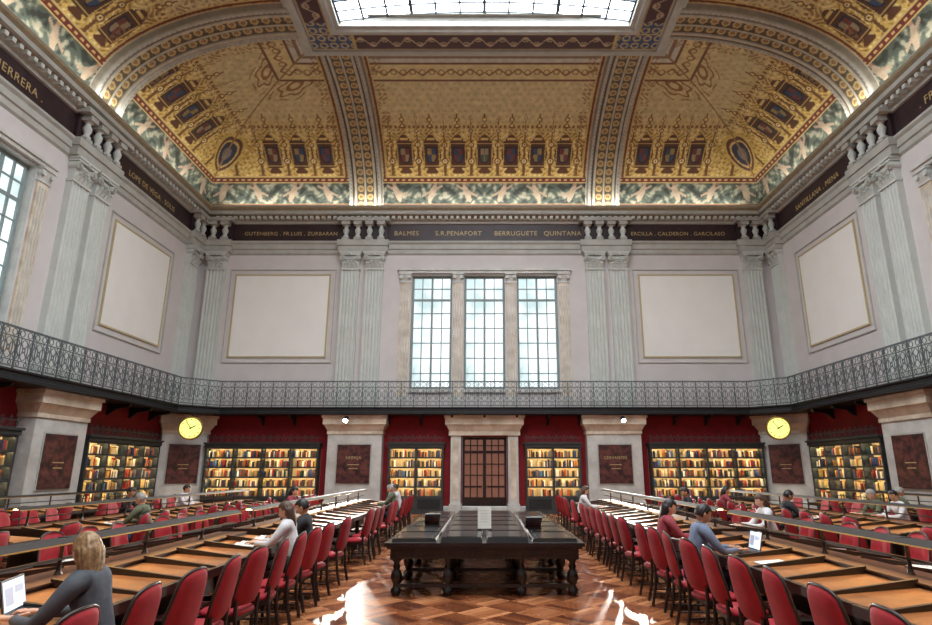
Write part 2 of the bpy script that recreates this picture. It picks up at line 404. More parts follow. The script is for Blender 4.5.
# ------------------------------------------------------------ pilasters
def pil_mesh():
    mb=MB(); w=.42; d=.22; z0,z1=4.38,11.0
    mb.box(-w-.07,w+.07,0,d+.09,z0,z0+.3,m_pil); mb.box(-w-.04,w+.04,0,d+.06,z0+.3,z0+.42,m_pil); mb.taper((-w-.04,w+.04,0,d+.05),(-w,w,0,d),z0+.42,z0+.6,m_pil)
    pts=[(-w,0),(-w,d)]; nf=5; sp=(2*w-.08)/nf
    for k in range(nf):
        c=-w+.04+sp*(k+.5)
        for j in range(5):
            a=pi*j/4; pts.append((c-math.cos(a)*sp*.36,d-math.sin(a)*.055))
    pts+=[(w,d),(w,0)]
    zb=z0+.6
    vs=[(x,y,zb) for x,y in pts]+[(x,y,z1-.1) for x,y in pts]; N=len(pts)
    mb.add(vs,[(i,i+1,N+i+1,N+i) for i in range(N-1)],m_pil)
    mb.box(-w-.03,w+.03,0,d+.04,z1-.1,z1-.02,m_pil)
    mb.taper((-w+.02,w-.02,0,d-.02),(-w-.0,w+.0,0,d+.06),z1-.02,z1+.55,m_pil)
    for row,(zz,cnt,h) in enumerate(((z1,4,.26),(z1+.2,3,.26))):
        for k in range(cnt):
            c=(k-(cnt-1)/2)*(.78/ (4)) 
            mb.taper((c-.085,c+.085,d-.03,d+.02),(c-.05,c+.05,d+.05,d+.12),zz,zz+h*.75,m_pil)
            mb.cyl((c-.05,d+.12,zz+h*.75),(c+.05,d+.12,zz+h*.75),.03,.03,m_pil,8)
    for sx in(-1,1):
        c=sx*(w-.05)
        mb.cyl((c,0,z1+.47),(c,d+.13,z1+.47),.13,.13,m_pil,16); mb.cyl((c,d+.12,z1+.47),(c,d+.17,z1+.47),.06,.06,m_cornice,12)
        mb.tube([(c+.1*math.cos(t),d+.14,z1+.47+.1*math.sin(t)) for t in np.linspace(0,2*pi,13)],.014,m_cornice)
        mb.tube([(sx*.05+sx*.09*math.sin(t),d+.12,z1+.40+.09*math.cos(t)) for t in np.linspace(0,4,9)],.02,m_pil)
    mb.box(-w-.06,w+.06,0,d+.14,z1+.6,z1+.68,m_pil); mb.box(-w-.1,w+.1,0,d+.18,z1+.68,z1+.76,m_pil)
    mb.ball((0,d+.14,z1+.64),(.07,.05,.07),m_pil,8)
    return mb.mesh('pilaster')
pm=pil_mesh()
PB=[-12.65,-6.32,-5.2,5.2,6.32,12.65]; PS=[26.2,RY+.56,RY-.56,RY2+.56,RY2-.56,-10.2]
for side,L in(('back',PB),('front',PB),('left',PS),('right',PS)):
    for c in L: inst(pm,'pilaster',WT(side,c))
def cons_mesh(n):
    mb=MB(); half=(n*.56)/2
    mb.box(-half-.05,half+.05,0,.34,11.77,12.08,m_cornice); mb.box(-half-.1,half+.1,0,.4,12.08,12.36,m_cornice)
    mb.box(-half,half,.0,.16,12.36,13.28,m_frieze)
    for k in range(n):
        c=(k-(n-1)/2)*.56
        mb.box(c-.16,c+.16,0,.42,12.36,12.48,m_cornice)
        mb.lathe(c,.28,[(.13,12.48),(.15,12.55),(.08,12.62),(.14,12.78),(.15,12.86),(.09,12.98),(.08,13.03),(.15,13.1)],m_pil,10)
        mb.box(c-.19,c+.19,0,.5,13.1,13.28,m_cornice)
    mb.box(-half-.12,half+.12,0,.55,13.28,13.45,m_cornice)
    return mb.mesh('entablature_console')
cm4=cons_mesh(4); cm2=cons_mesh(2)
for side,L in(('back',[-5.76,5.76]),('front',[-5.76,5.76]),('left',[RY,RY2]),('right',[RY,RY2])):
    for c in L: inst(cm4,'entablature_console',WT(side,c))
for side,L in(('back',[-12.65,12.65]),('left',[26.2]),('right',[26.2])):
    for c in L: inst(cm2,'entablature_console',WT(side,c))
mb=MB(); ring(mb,[(0,11.7),(.08,11.77),(.08,11.95),(.14,11.98),(.14,12.2),(.22,12.28),(.22,12.36),(.02,12.38)],m_cornice); mb.obj('trim_1')
mb=MB(); ring(mb,[(.03,12.36),(.03,13.28)],m_frieze); mb.obj('trim_2')
mb=MB(); ring(mb,[(.0,13.26),(.12,13.28),(.12,13.38),(.22,13.42)],m_cornice); ring(mb,[(.22,13.42),(.22,13.52),(.4,13.6)],m_cornice2); ring(mb,[(.4,13.6),(.52,13.62),(.52,13.78)],m_cornice); ring(mb,[(.52,13.78),(.62,13.86),(.64,13.95)],m_cornice2); ring(mb,[(.64,13.95),(.6,14.02),(0,14.06)],m_cornice)
for side,L0,L1 in(('back',-13,13),('left',-HL+.6,HL-.6),('right',-HL+.6,HL-.6)):
    mb.T=WT(side,0 if side=='back' else YM); x=L0
    while x<L1: mb.box(x-.07,x+.07,.2,.4,13.42,13.56,m_pil); x+=.28
mb.T=Matrix.Identity(4)
mb.obj('trim_3')
mb=MB(); ring(mb,[(0.04,0),(.04,.25),(.0,.3)],m_marble); mb.obj('trim_4')
def panel_mesh(w,z0,z1):
    mb=MB(); mb.box(-w,w,0,.03,z0,z1,m_white)
    for a,t,m in((.02,.035,m_goldline),(.28,.02,m_cornice)):
        x=w+a
        mb.box(-x-t,-x+t,0,.05,z0-a-t,z1+a+t,m); mb.box(x-t,x+t,0,.05,z0-a-t,z1+a+t,m)
        mb.box(-x,x,0,.05,z0-a-t,z0-a+t,m); mb.box(-x,x,0,.05,z1+a-t,z1+a+t,m)
    return mb.mesh('wall_panel')
pb=panel_mesh(2.2,6.8,10.68); ps=panel_mesh(1.95,6.8,10.68)
for side in('back','front'):
    for c in(-9.5,9.5): inst(pb,'wall_panel',WT(side,c))
for side in('left','right'):
    for c in(22.5,-6.5): inst(ps,'wall_panel',WT(side,c))
def lettering(txt,T,size=.40):
    cu=bpy.data.curves.new('frieze_lettering','FONT'); cu.body=txt; cu.size=size; cu.align_x='CENTER'; cu.extrude=.008; cu.space_character=1.1
    cu.materials.append(m_gold); o=bpy.data.objects.new('frieze_lettering',cu); S.collection.objects.link(o)
    o.matrix_world=T@Matrix.Rotation(pi,4,'Z')@Matrix.Rotation(pi/2,4,'X'); return o
def flet(side,c,txt,z=12.68,s=.38):
    lettering(txt,WT(side,c,z)@Matrix.Translation((0,.05,0)),s)
for c,t in((-3.75,'BALMES'),(-1.25,'S.R.PENAFORT'),(1.5,'BERRUGUETE'),(3.75,'QUINTANA')): flet('back',c,t,12.70,.32)
for c,t in((-9.3,'GUTENBERG . FR.LUIS . ZURBARAN'),(9.3,'ERCILLA . CALDERON . GARCILASO')): flet('back',c,t,12.70,.26)
flet('left',22.5,'LOPE DE VEGA . SOLIS',s=.32); flet('left',14.2,'. JUAN DE HERRERA .'); flet('right',22.5,'SANTILLANA . MENA',s=.32); flet('right',14.2,'. FR.LUIS DE GRANADA .')
# ------------------------------------------------------------ painted vault
def grid_mesh(P,Cc,name_):
    ny,nx,_=P.shape
    me=bpy.data.meshes.new(name_)
    idx=np.arange(ny*nx).reshape(ny,nx)
    q=np.stack([idx[:-1,:-1],idx[:-1,1:],idx[1:,1:],idx[1:,:-1]],-1).reshape(-1,4)
    me.vertices.add(ny*nx); me.vertices.foreach_set('co',P.reshape(-1).astype(np.float32))
    me.loops.add(q.size); me.loops.foreach_set('vertex_index',q.reshape(-1).astype(np.int32))
    me.polygons.add(len(q)); me.polygons.foreach_set('loop_start',(np.arange(len(q))*4).astype(np.int32))
    me.update(calc_edges=True); me.validate()
    ca=me.color_attributes.new('Col','FLOAT_COLOR','POINT')
    col=np.ones((ny*nx,4),np.float32); col[:,:3]=linarr(Cc.reshape(-1,3)); ca.data.foreach_set('color',col.reshape(-1))
    me.materials.append(m_paint); me.polygons.foreach_set('use_smooth',np.ones(len(q),bool))
    return me
THS=np.linspace(0,pi/2,2000); oo=CA*(1-np.cos(THS)); zz=CB*np.sin(THS)
vv=np.concatenate([[0],np.cumsum(np.hypot(np.diff(oo),np.diff(zz)))]); VL=vv[-1]
def th_of_v(v): return np.interp(v,vv,THS)
def v_of(deg): return float(np.interp(math.radians(deg),THS,vv))
def setc(col,mask,c,a=1.0):
    col[mask]=np.array(c)*a+col[mask]*(1-a)
def vault_paint(q,v,o,W_q):
    th=np.degrees(th_of_v(v)); sh_=q.shape; col=np.zeros(sh_+(3,)); 
    n1=np.sin(q*9.1+np.sin(v*7))*np.cos(v*8.3+np.sin(q*5))
    mixu=np.clip((th-42)/14,0,1)[...,None]
    col[:]=np.array((219,187,104))*(1-mixu)+np.array((212,196,148))*mixu; col+=n1[...,None]*np.array([5,6,6])
    g=q-o
    def dots(p,r): 
        a=((q/p+np.floor(v/p)*.5)%1-.5)*p; b=((v/p)%1-.5)*p; return np.hypot(a,b)<r
    setc(col,dots(.30,.06),(176,144,90),.42)
    u=((q-3.52+.63)%1.26)-.63
    vc=v_of(36)
    fil=(th>22)&(th<60)
    k1=np.sin(2*pi*q/.42+2.2*np.sin(2*pi*v/.6))*np.sin(2*pi*v/.42+2.0*np.sin(2*pi*q/.63))
    fade=(th<50)
    setc(col,fil&(k1>.5)&fade,(140,100,52),.7); setc(col,fil&(k1<-.55)&fade,(240,226,172),.8)
    e=.63-np.abs(u); hgt=(v-v_of(22))/(v_of(58)-v_of(22))
    setc(col,fil&(e<.07*(1.1-hgt)),(118,80,46))
    for hh,r in((.25,.17),(.5,.14),(.72,.11),(.92,.08)):
        vy=v_of(22)+hh*(v_of(58)-v_of(22)); rr=np.hypot(e,v-vy); setc(col,(rr<r),(128,86,48)); setc(col,(rr<r*.6),(236,220,160)); setc(col,(rr<r*.25),(128,62,44))
    setc(col,fil&(np.abs(u)<.03)&(th>50)&(th<58),(118,80,46))
    for hh in(.80,.9): 
        vy=v_of(22)+hh*(v_of(58)-v_of(22)); rr=np.hypot(np.abs(u),v-vy); setc(col,rr<.12,(128,86,48)); setc(col,rr<.07,(232,212,140))
    ff=(th>50.5)&(th<52); setc(col,ff&(((q/.21)%1)<.5),(140,100,58))
    em_ok=(q>2.9)
    sc=1.28; au=np.abs(u)/sc; dv=(v-vc)/sc
    cell=np.floor((q-3.52+.63)/1.26)
    car=(au<.36-.10*np.abs(dv)/.6)&(np.abs(dv)<.52)&em_ok
    setc(col,car,(84,52,36)); 
    setc(col,em_ok&(np.abs(dv-.62)<.14)&(au<.22-.7*np.abs(dv-.58)),(98,62,40)); setc(col,em_ok&(np.abs(dv-.60)<.04)&(au<.15),(222,194,120))
    setc(col,em_ok&(np.abs(dv+.62)<.10)&(au<.24-.9*np.abs(dv+.66)),(98,62,40))
    setc(col,em_ok&(au<.30)&(np.abs(dv)<.45)&((au>.265)|(np.abs(dv)>.41)),(204,174,108))
    shw=.205*np.sqrt(np.clip(1-np.clip((-dv-.02)/.32,0,1)**2,0,1)); shd=em_ok&(au<shw)&(dv<.30)&(dv>-.34)
    setc(col,shd,(38,38,50))
    inn=em_ok&(au<shw-.05)&(dv<.24)&(dv>-.28)
    pal=[((112,56,50),(150,132,100)),((56,72,100),(150,126,72)),((112,56,50),(56,70,96)),((76,88,68),(150,132,104)),((140,124,96),(56,72,98))]
    for i,(c1,c2) in enumerate(pal):
        mk=inn&(np.mod(cell,5)==i); qd=((u>0)==(dv>0)); setc(col,mk&qd,c1); setc(col,mk&~qd,c2)
    md=np.hypot(g/.66,(v-vc)/.78); setc(col,md<1.25,(214,186,104)); setc(col,md<1.05,(104,64,44)); setc(col,md<.85,(214,184,114)); setc(col,md<.72,(48,50,70)); setc(col,md<.38,(120,112,110))
    cb=(q<7.1)
    k3=np.hypot(g-.9,(v-v_of(72)))
    an=np.arctan2(v-v_of(72),g-.9)
    setc(col,cb&(np.abs(k3-.55-.08*np.sin(6*an))<.05),(150,108,64)); setc(col,cb&(np.abs(k3-.25)<.07),(150,108,64)); setc(col,cb&(np.abs(k3-.85-.1*np.sin(5*an))<.04)&(np.sin(7*an)>-.3),(150,108,64),.8)
    tp=(th>75)&(th<82.5)
    k2=np.sin(2*pi*q/.8)*.16; ve=v-v_of(78.7)
    setc(col,tp,(216,198,142)); setc(col,tp&(np.abs(ve-k2)<.05),(134,96,64)); setc(col,tp&(np.abs(np.hypot(((q/.4)%1-.5)*.4,ve)-.12)<.03),(158,118,76))
    setc(col,(th>74)&(th<75),(120,80,54)); setc(col,(th>82.5)&(th<83.5),(120,80,54)); setc(col,th>=83.5,(204,199,184)); setc(col,(th>85.5)&(th<87),(140,116,92))
    setc(col,(th<23.2),(210,188,122)); setc(col,(th<22.4)&(th>19.4),(106,46,38)); 
    setc(col,(th<21.6)&(th>20.2)&(((q/.3)%1)<.5),(206,174,112))
    gb=(th<19)&(th>5)
    vm=v-v_of(12); 
    w2=np.sin(7.3*q+2*np.sin(2.9*q))*np.sin(8.5*v+1.6*np.sin(4.7*q)); w3=np.sin(15*q+3*np.sin(5.1*v+q))*np.cos(17*v+2*np.sin(6*q))
    setc(col,gb,(76,84,74)); setc(col,gb&(w2+.5*w3>.2),(108,114,98)); setc(col,gb&(w2+.6*w3>.62),(152,148,128)); setc(col,gb&(w2+.5*w3<-.55),(48,52,46))
    fu=((q/1.7)%1-.5)*1.7; tl=np.where(np.floor(q/1.7)%2==0,1.0,-1.0)
    bod=((fu-tl*vm*.35)/.15)**2+(vm/.42)**2<1; setc(col,gb&bod,(166,148,126)); arm=(np.abs(vm-.12-tl*fu*.5)<.06)&(np.abs(fu)<.5); setc(col,gb&arm,(160,140,118)); setc(col,gb&(np.hypot(fu-tl*.15,vm-.45)<.09),(156,120,98))
    setc(col,(th<=5),(140,116,80)); setc(col,(th<4)&(th>1.5),(96,52,44)); setc(col,(th<1.5),(160,154,138))
    for rc in ((7.84,) if W_q<14 else (YB-RY,)):
        dr=np.abs(q-rc); kk=(dr<1.5)&(dr>1.05)&(th>24); setc(col,kk&(k1>.25),(150,110,66),.7)
        setc(col,(dr<1.05)&(th>22.4),(208,182,116)); setc(col,(dr<.98)&(dr>.88)&(th>22),(118,64,50)); setc(col,(dr<.84),(184,178,164))
    setc(col,(g<.05)&(th>23),(156,118,74))
    return col
NV=220
vgrid=np.linspace(0,VL,NV)
def cove_back(sign,res):
    nx=int(2*W/res); s=np.linspace(-1,1,nx)
    V,Sx=np.meshgrid(vgrid,s,indexing='ij'); TH=th_of_v(V); O=CA*(1-np.cos(TH)); Z=ZC+CB*np.sin(TH); X=Sx*(W-O)
    Y=(YB-O) if sign>0 else (YF+O)
    return np.stack([X,Y,Z],-1),vault_paint(W-np.abs(X),V,O,W)
def cove_side(sign,res,lo,hi):
    n_=int((hi-lo)*(YB-YF)/res)
    s=np.linspace(lo,hi,n_); V,T=np.meshgrid(vgrid,s,indexing='ij'); TH=th_of_v(V); O=CA*(1-np.cos(TH)); Z=ZC+CB*np.sin(TH)
    Y=(YF+O)+(YB-YF-2*O)*T; X=sign*(W-O)
    q=np.minimum(YB-Y,Y-YF)
    return np.stack([X,Y,Z],-1),vault_paint(q,V,O,19)
ceil=bpy.data.objects.new('ceiling',None); S.collection.objects.link(ceil)
def addc(me,nm):
    o=inst(me,nm); o.parent=ceil; return o
P_,C_=cove_back(1,.038); addc(grid_mesh(P_,C_,'cove_back'),'cove_back')
P_,C_=cove_back(-1,.2); addc(grid_mesh(P_,C_,'cove_front'),'cove_front')
for sg,nm in((-1,'left'),(1,'right')):
    P_,C_=cove_side(sg,.036,.5,1); addc(grid_mesh(P_,C_,'cove_'+nm),'cove_'+nm)
    P_,C_=cove_side(sg,.2,0,.5); addc(grid_mesh(P_,C_,'cove_rear_'+nm),'cove_rear_'+nm)
def rib(T,name_):
    ws_=np.array(sorted(set(list(np.linspace(-.72,.72,49))+[-.80,-.76,.76,.80]))); V,Wd=np.meshgrid(np.linspace(0,VL,260),ws_,indexing='ij')
    TH=th_of_v(V); O=CA*(1-np.cos(TH)); Z=CB*np.sin(TH)
    nx_=np.cos(TH)/CA; nz_=-np.sin(TH)/CB; l=np.hypot(nx_,nz_); nx_/=l; nz_/=l
    a=np.abs(Wd); h=np.where(a>.79,-.05,np.where(a>.74,.16,np.where(a>.6,.28,np.where(a>.52,.2,np.where(a>.4,.26,np.where(a>.07,.18,.24))))))
    P=np.stack([Wd,O+nx_*h,ZC+Z+nz_*h],-1)
    col=np.zeros(V.shape+(3,)); col[:]=(186,185,175)
    setc(col,a>.72,(146,140,126)); setc(col,(a<.6)&(a>.52),(104,86,68)); setc(col,(a<.5)&(a>.43),(194,184,154))
    c=a<.40; setc(col,c,(98,86,72)); vm=((V/.42)%1-.5)*.42
    r=np.hypot(a-.22,vm); setc(col,c&(np.abs(r-.12)<.04),(200,174,116)); setc(col,c&(r<.05),(180,130,88)); 
    setc(col,a<.06,(184,179,160)); setc(col,(a>.64)&(a<.68)&(((V/.2)%1)<.55),(140,124,96))
    P2=P.reshape(-1,3); M4=np.array(T); P3=P2@M4[:3,:3].T+M4[:3,3]
    return addc(grid_mesh(P3.reshape(P.shape),col,name_),name_)
k=1
for side,L in(('back',[-5.76,5.76]),('front',[-5.76,5.76]),('left',[RY,RY2]),('right',[RY,RY2])):
    for c in L: rib(WT(side,c),'vault_rib_%d'%k); k+=1
FI0,FI1=6.95,7.82; ZF=17.66
mb=MB()
ring(mb,[(6.35,17.95),(6.4,17.8),(6.55,17.76),(6.55,17.7),(6.8,17.62),(6.88,17.62),(6.88,17.7),(6.95,ZF)],m_cornice)
ring(mb,[(7.82,ZF),(7.86,17.6),(8.0,17.6),(8.06,17.68),(8.2,17.7),(8.2,17.95)],m_cornice)
ring(mb,[(6.3,17.97),(6.3,18.1),(8.35,18.1)],m_cornice)
o=mb.obj('skylight_frame_moulding'); o.parent=ceil
def band_paint(s,w,corner):
    col=np.zeros(s.shape+(3,)); col[:]=(78,46,48); a=np.abs(w)
    k_=np.sin(2*pi*s/.9)*.2; setc(col,np.abs(w-k_)<.04,(190,168,138)); 
    rr=np.hypot(((s/.45)%1-.5)*.45,w-np.where((np.floor(s/.45)%2)==0,.13,-.13)); setc(col,np.abs(rr-.11)<.025,(182,158,126)); setc(col,rr<.045,(182,158,126))
    setc(col,(a>.36),(186,160,108)); setc(col,(a>.40),(140,134,122))
    setc(col,corner&(a<.43),(58,80,120)); dd=np.hypot(((s/.4)%1-.5)*.4,((w/.4)%1-.5)*.4); setc(col,corner&(np.abs(dd-.13)<.035),(190,170,120)); setc(col,corner&(a>.37),(196,170,110))
    return col
xe=W-FI0; wg=np.linspace(-(FI1-FI0)/2,(FI1-FI0)/2,24)
for sg in(1,-1):
    s=np.linspace(-xe,xe,int(2*xe/.04)); Wg,Sg=np.meshgrid(wg,s,indexing='ij'); yc=(YB-(FI0+FI1)/2) if sg>0 else (YF+(FI0+FI1)/2)
    P=np.stack([Sg,yc+Wg,np.full_like(Sg,ZF)],-1); col=band_paint(Sg,Wg,np.abs(Sg)>5.0); setc(col,np.abs(np.abs(Sg)-5.0)<.06,(196,170,110))
    addc(grid_mesh(P,col,'skylight_band'),'skylight_band')
    ya,yb=YF+FI1,YB-FI1; s=np.linspace(ya,yb,int((yb-ya)/.05)); Wg,Sg=np.meshgrid(wg,s,indexing='ij'); xc=sg*(W-(FI0+FI1)/2)
    P=np.stack([xc+Wg,Sg,np.full_like(Sg,ZF)],-1); dE=np.minimum(Sg-ya,yb-Sg); addc(grid_mesh(P,band_paint(Sg,Wg,dE<.6),'skylight_side_band'),'skylight_side_band')
mb=MB(); xg=W-8.2; y0,y1=YF+8.2,YB-8.2; nx=12
def zs_(x): return 17.96+.4*(1-(x/xg)**2)
xsn=np.linspace(-xg,xg,nx+1)
for i in range(nx):
    a,b=xsn[i],xsn[i+1]; mb.add([(a,y0,zs_(a)),(b,y0,zs_(b)),(b,y1,zs_(b)),(a,y1,zs_(a))],[(0,1,2,3)],m_sky)
for i in range(nx+1):
    a=xsn[i]; t=.035 if i%3 else .06; mb.box(a-t,a+t,y0,y1,zs_(a)-.1,zs_(a)-.01,m_whitebar)
ny=44
for j in range(ny+1):
    y=y0+(y1-y0)*j/ny; mb.tube([(x,y,zs_(x)-.05) for x in np.linspace(-xg,xg,25)],.03 if j%3 else .05,m_whitebar,4)
for y in (y0,y1): 
    for i in range(nx): mb.add([(xsn[i],y,17.96),(xsn[i+1],y,17.96),(xsn[i+1],y,zs_(xsn[i+1])),(xsn[i],y,zs_(xsn[i]))],[(0,1,2,3)],m_cornice)
o=mb.obj('skylight')
# ------------------------------------------------------------ gallery
GI=1.0; CH=1.2
def gpoly(i,ch=CH):
    x=W-i; yb=YB-i; yf=YF+i
    return [(-x,yf+ch),(-x,yb-ch),(-x+ch,yb),(x-ch,yb),(x,yb-ch),(x,yf+ch),(x-ch,yf),(-x+ch,yf)]
def gring(mb,prof,mat):
    vs=[];fs=[]
    for o,z in prof: vs+=[(x,y,z) for x,y in gpoly(o)]
    for j in range(len(prof)-1):
        for i in range(8): fs.append((j*8+i,j*8+(i+1)%8,(j+1)*8+(i+1)%8,(j+1)*8+i))
    mb.add(vs,fs,mat)
mb=MB()
gp=gpoly(GI)
for z in(4.10,4.37):
    x=W;yb=YB;yf=YF
    for poly in ([gp[0],gp[1],(-x,gp[1][1]),(-x,gp[0][1])],[gp[2],gp[3],(gp[3][0],yb),(gp[2][0],yb)],[gp[4],gp[5],(x,gp[5][1]),(x,gp[4][1])],[gp[6],gp[7],(gp[7][0],yf),(gp[6][0],yf)],
                 [gp[1],gp[2],(gp[2][0],yb),(-x,yb),(-x,gp[1][1])],[gp[3],gp[4],(x,gp[4][1]),(x,yb),(gp[3][0],yb)],[gp[5],gp[6],(gp[6][0],yf),(x,yf),(x,gp[5][1])],[gp[7],gp[0],(-x,gp[0][1]),(-x,yf),(gp[7][0],yf)]):
        mb.add([(a,b,z) for a,b in poly],[tuple(range(len(poly)))],m_dark)
gring(mb,[(GI,4.10),(GI+.06,4.12),(GI+.06,4.2),(GI+.02,4.22),(GI+.02,4.32),(GI+.08,4.36),(GI+.08,4.41),(GI-.05,4.41)],m_dark)
for side,a,b,cc in(('back',-11.2,11.2,0),('left',-HL+2.4,HL-2.4,YM),('right',-HL+2.4,HL-2.4,YM)):
    mb.T=WT(side,cc); x=a
    while x<=b: mb.prism([(0,4.10),(.85,4.10),(.8,4.0),(.3,3.92),(.1,3.75),(0,3.7)],(x-.05,x+.05),m_dark,'yz'); x+=1.4
mb.T=Matrix.Identity(4)
mb.obj('gallery_balcony')
def rail_mod(L):
    mb=MB(); h=L/2
    def el(cx,cz,rx,rz,n_=12,a0=0,a1=2*pi): return [(cx+rx*math.cos(t),0,cz+rz*math.sin(t)) for t in np.linspace(a0,a1,n_)]
    r=.012
    mb.box(-h,h,-.03,.03,1.08,1.13,m_iron); mb.box(-h,h,-.015,.015,.84,.87,m_iron); mb.box(-h,h,-.015,.015,.06,.09,m_iron); mb.box(-h,h,-.01,.01,.22,.24,m_iron)
    mb.box(-h-.018,-h+.018,-.018,.018,0,1.1,m_iron)
    for cx in(-h/2,h/2):
        mb.tube(el(cx,.975,.085,.085),r,m_iron); mb.tube(el(cx,.155,.055,.055,8),r,m_iron)
        mb.tube(el(cx,.54,.10,.17,12),r,m_iron)
        mb.tube([(cx,0,.24),(cx,0,.84)],r*.9,m_iron)
    mb.tube(el(0,.54,.14,.28,16),r,m_iron)
    for sx in(-1,1):
        mb.tube(el(sx*(h-.0),.70,.09,.11,8,pi/2 if sx>0 else -pi/2,3*pi/2 if sx>0 else pi/2),r,m_iron)
        mb.tube(el(sx*(h-.0),.38,.09,.11,8,pi/2 if sx>0 else -pi/2,3*pi/2 if sx>0 else pi/2),r,m_iron)
    mb.tube([(-.05,0,.54),(0,0,.62),(.05,0,.54),(0,0,.46),(-.05,0,.54)],r,m_iron)
    return mb
gp=gpoly(GI+.02); big=MB()
for i in range(8):
    a=Vector((*gp[i],0)); b=Vector((*gp[(i+1)%8],0)); L=(b-a).length; nseg=max(1,round(L/.56)); ml=L/nseg
    base=rail_mod(ml); V0=[Vector(p) for p in base.v]; ang=math.atan2((b-a).y,(b-a).x)
    for k in range(nseg):
        c=a.lerp(b,(k+.5)/nseg); big.T=Matrix.Translation((c.x,c.y,4.41))@Matrix.Rotation(ang,4,'Z'); big.add(V0,base.f,m_iron)
big.obj('gallery_railing')
# ------------------------------------------------------------ lower piers
def pier_mesh(w,plaque=True,depth=.55):
    mb=MB(); d=depth
    mb.box(-w-.06,w+.06,0,d+.06,0,.45,m_marble); mb.taper((-w-.06,w+.06,0,d+.06),(-w,w,0,d),.45,.55,m_marble)
    mb.box(-w,w,0,d,.55,3.3,m_marble)
    mb.box(-w-.04,w+.04,0,d+.05,3.3,3.42,m_marble_b); mb.taper((-w-.02,w+.02,0,d+.02),(-w-.16,w+.16,0,d+.2),3.42,3.7,m_marble_b); mb.box(-w-.2,w+.2,0,d+.24,3.7,3.98,m_marble_b); mb.box(-w-.25,w+.25,0,d+.3,3.98,4.09,m_marble_b)
    return mb.mesh('marble_pier')
def plaque_mesh():
    mb=MB(); mb.box(-.76,.76,0,.03,1.2,2.9,m_cornice); mb.box(-.71,.71,.03,.06,1.25,2.85,m_plaque)
    for k,ww in enumerate((.5,.4)): mb.box(-ww/2,ww/2,.06,.064,2.0-k*.16,2.03-k*.16,m_gold)
    return mb.mesh('marble_plaque')
pr=pier_mesh(1.17); pc=pier_mesh(.95); pq=plaque_mesh()
for side,L in(('back',[-5.6,5.6]),('front',[-5.6,5.6]),('left',[18.85,-2.85]),('right',[18.85,-2.85])):
    for c in L: inst(pr,'marble_pier',WT(side,c)); inst(pq,'marble_plaque',WT(side,c)@Matrix.Translation((0,.55,0)))
for sx in(-1,1):
    T=TR(sx*(W-.45),YB-.45,0,pi+sx*(-pi/4)); inst(pc,'marble_pier',T); inst(pq,'marble_plaque',T@Matrix.Translation((0,.55,0))@Matrix.Scale(.9,4,(1,0,0)))
def plq(T,t):
    o=lettering(t,T,.17); o.name='plaque_lettering'; o.data.name='plaque_lettering'
for c,t in((-5.6,'NEBRIJA'),(5.6,'CERVANTES')): plq(WT('back',c,2.25)@Matrix.Translation((0,.62,0)),t)
mb=MB()
for sx in(-1,1):
    x=sx*1.24; mb.box(x-.26,x+.26,0,.5,0,.4,m_marble); mb.box(x-.22,x+.22,0,.42,.4,3.25,m_marble); mb.box(x-.12,x+.12,.42,.45,.6,3.1,m_marble_b)
mb.box(-1.55,1.55,0,.5,3.25,3.42,m_marble_b); mb.taper((-1.52,1.52,0,.5),(-1.66,1.66,0,.66),3.42,3.7,m_marble_b); mb.box(-1.7,1.7,0,.7,3.7,3.98,m_marble_b); mb.box(-1.75,1.75,0,.76,3.98,4.09,m_marble_b)
mb.obj('door_surround',WT('back',0))
mb=MB(); mb.box(-.97,.97,-.4,-.36,0,DZ,m_doorg)
for x,t in((-.92,.05),(.92,.05),(0,.07)): mb.box(x-t,x+t,-.36,-.2,0,DZ,m_doorw)
for z0,z1 in((3.1,3.2),(2.5,2.62),(0,.65),(1.05,1.13),(1.55,1.6),(2.02,2.07),(2.82,2.86)): mb.box(-.97,.97,-.36,-.23,z0,z1,m_doorw)
for x in(-.62,-.32,.32,.62): mb.box(x-.025,x+.025,-.36,-.25,.6,DZ,m_doorw)
for sx in(-1,1): mb.box(sx*.5-.28,sx*.5+.28,-.23,-.2,.12,.52,m_dwood); mb.cyl((sx*.1,-.2,1.08),(sx*.1,-.12,1.08),.02,.02,m_brass,8); mb.ball((sx*.1,-.1,1.08),(.03,.03,.03),m_brass,8)
mb.obj('door_1',WT('back',0))
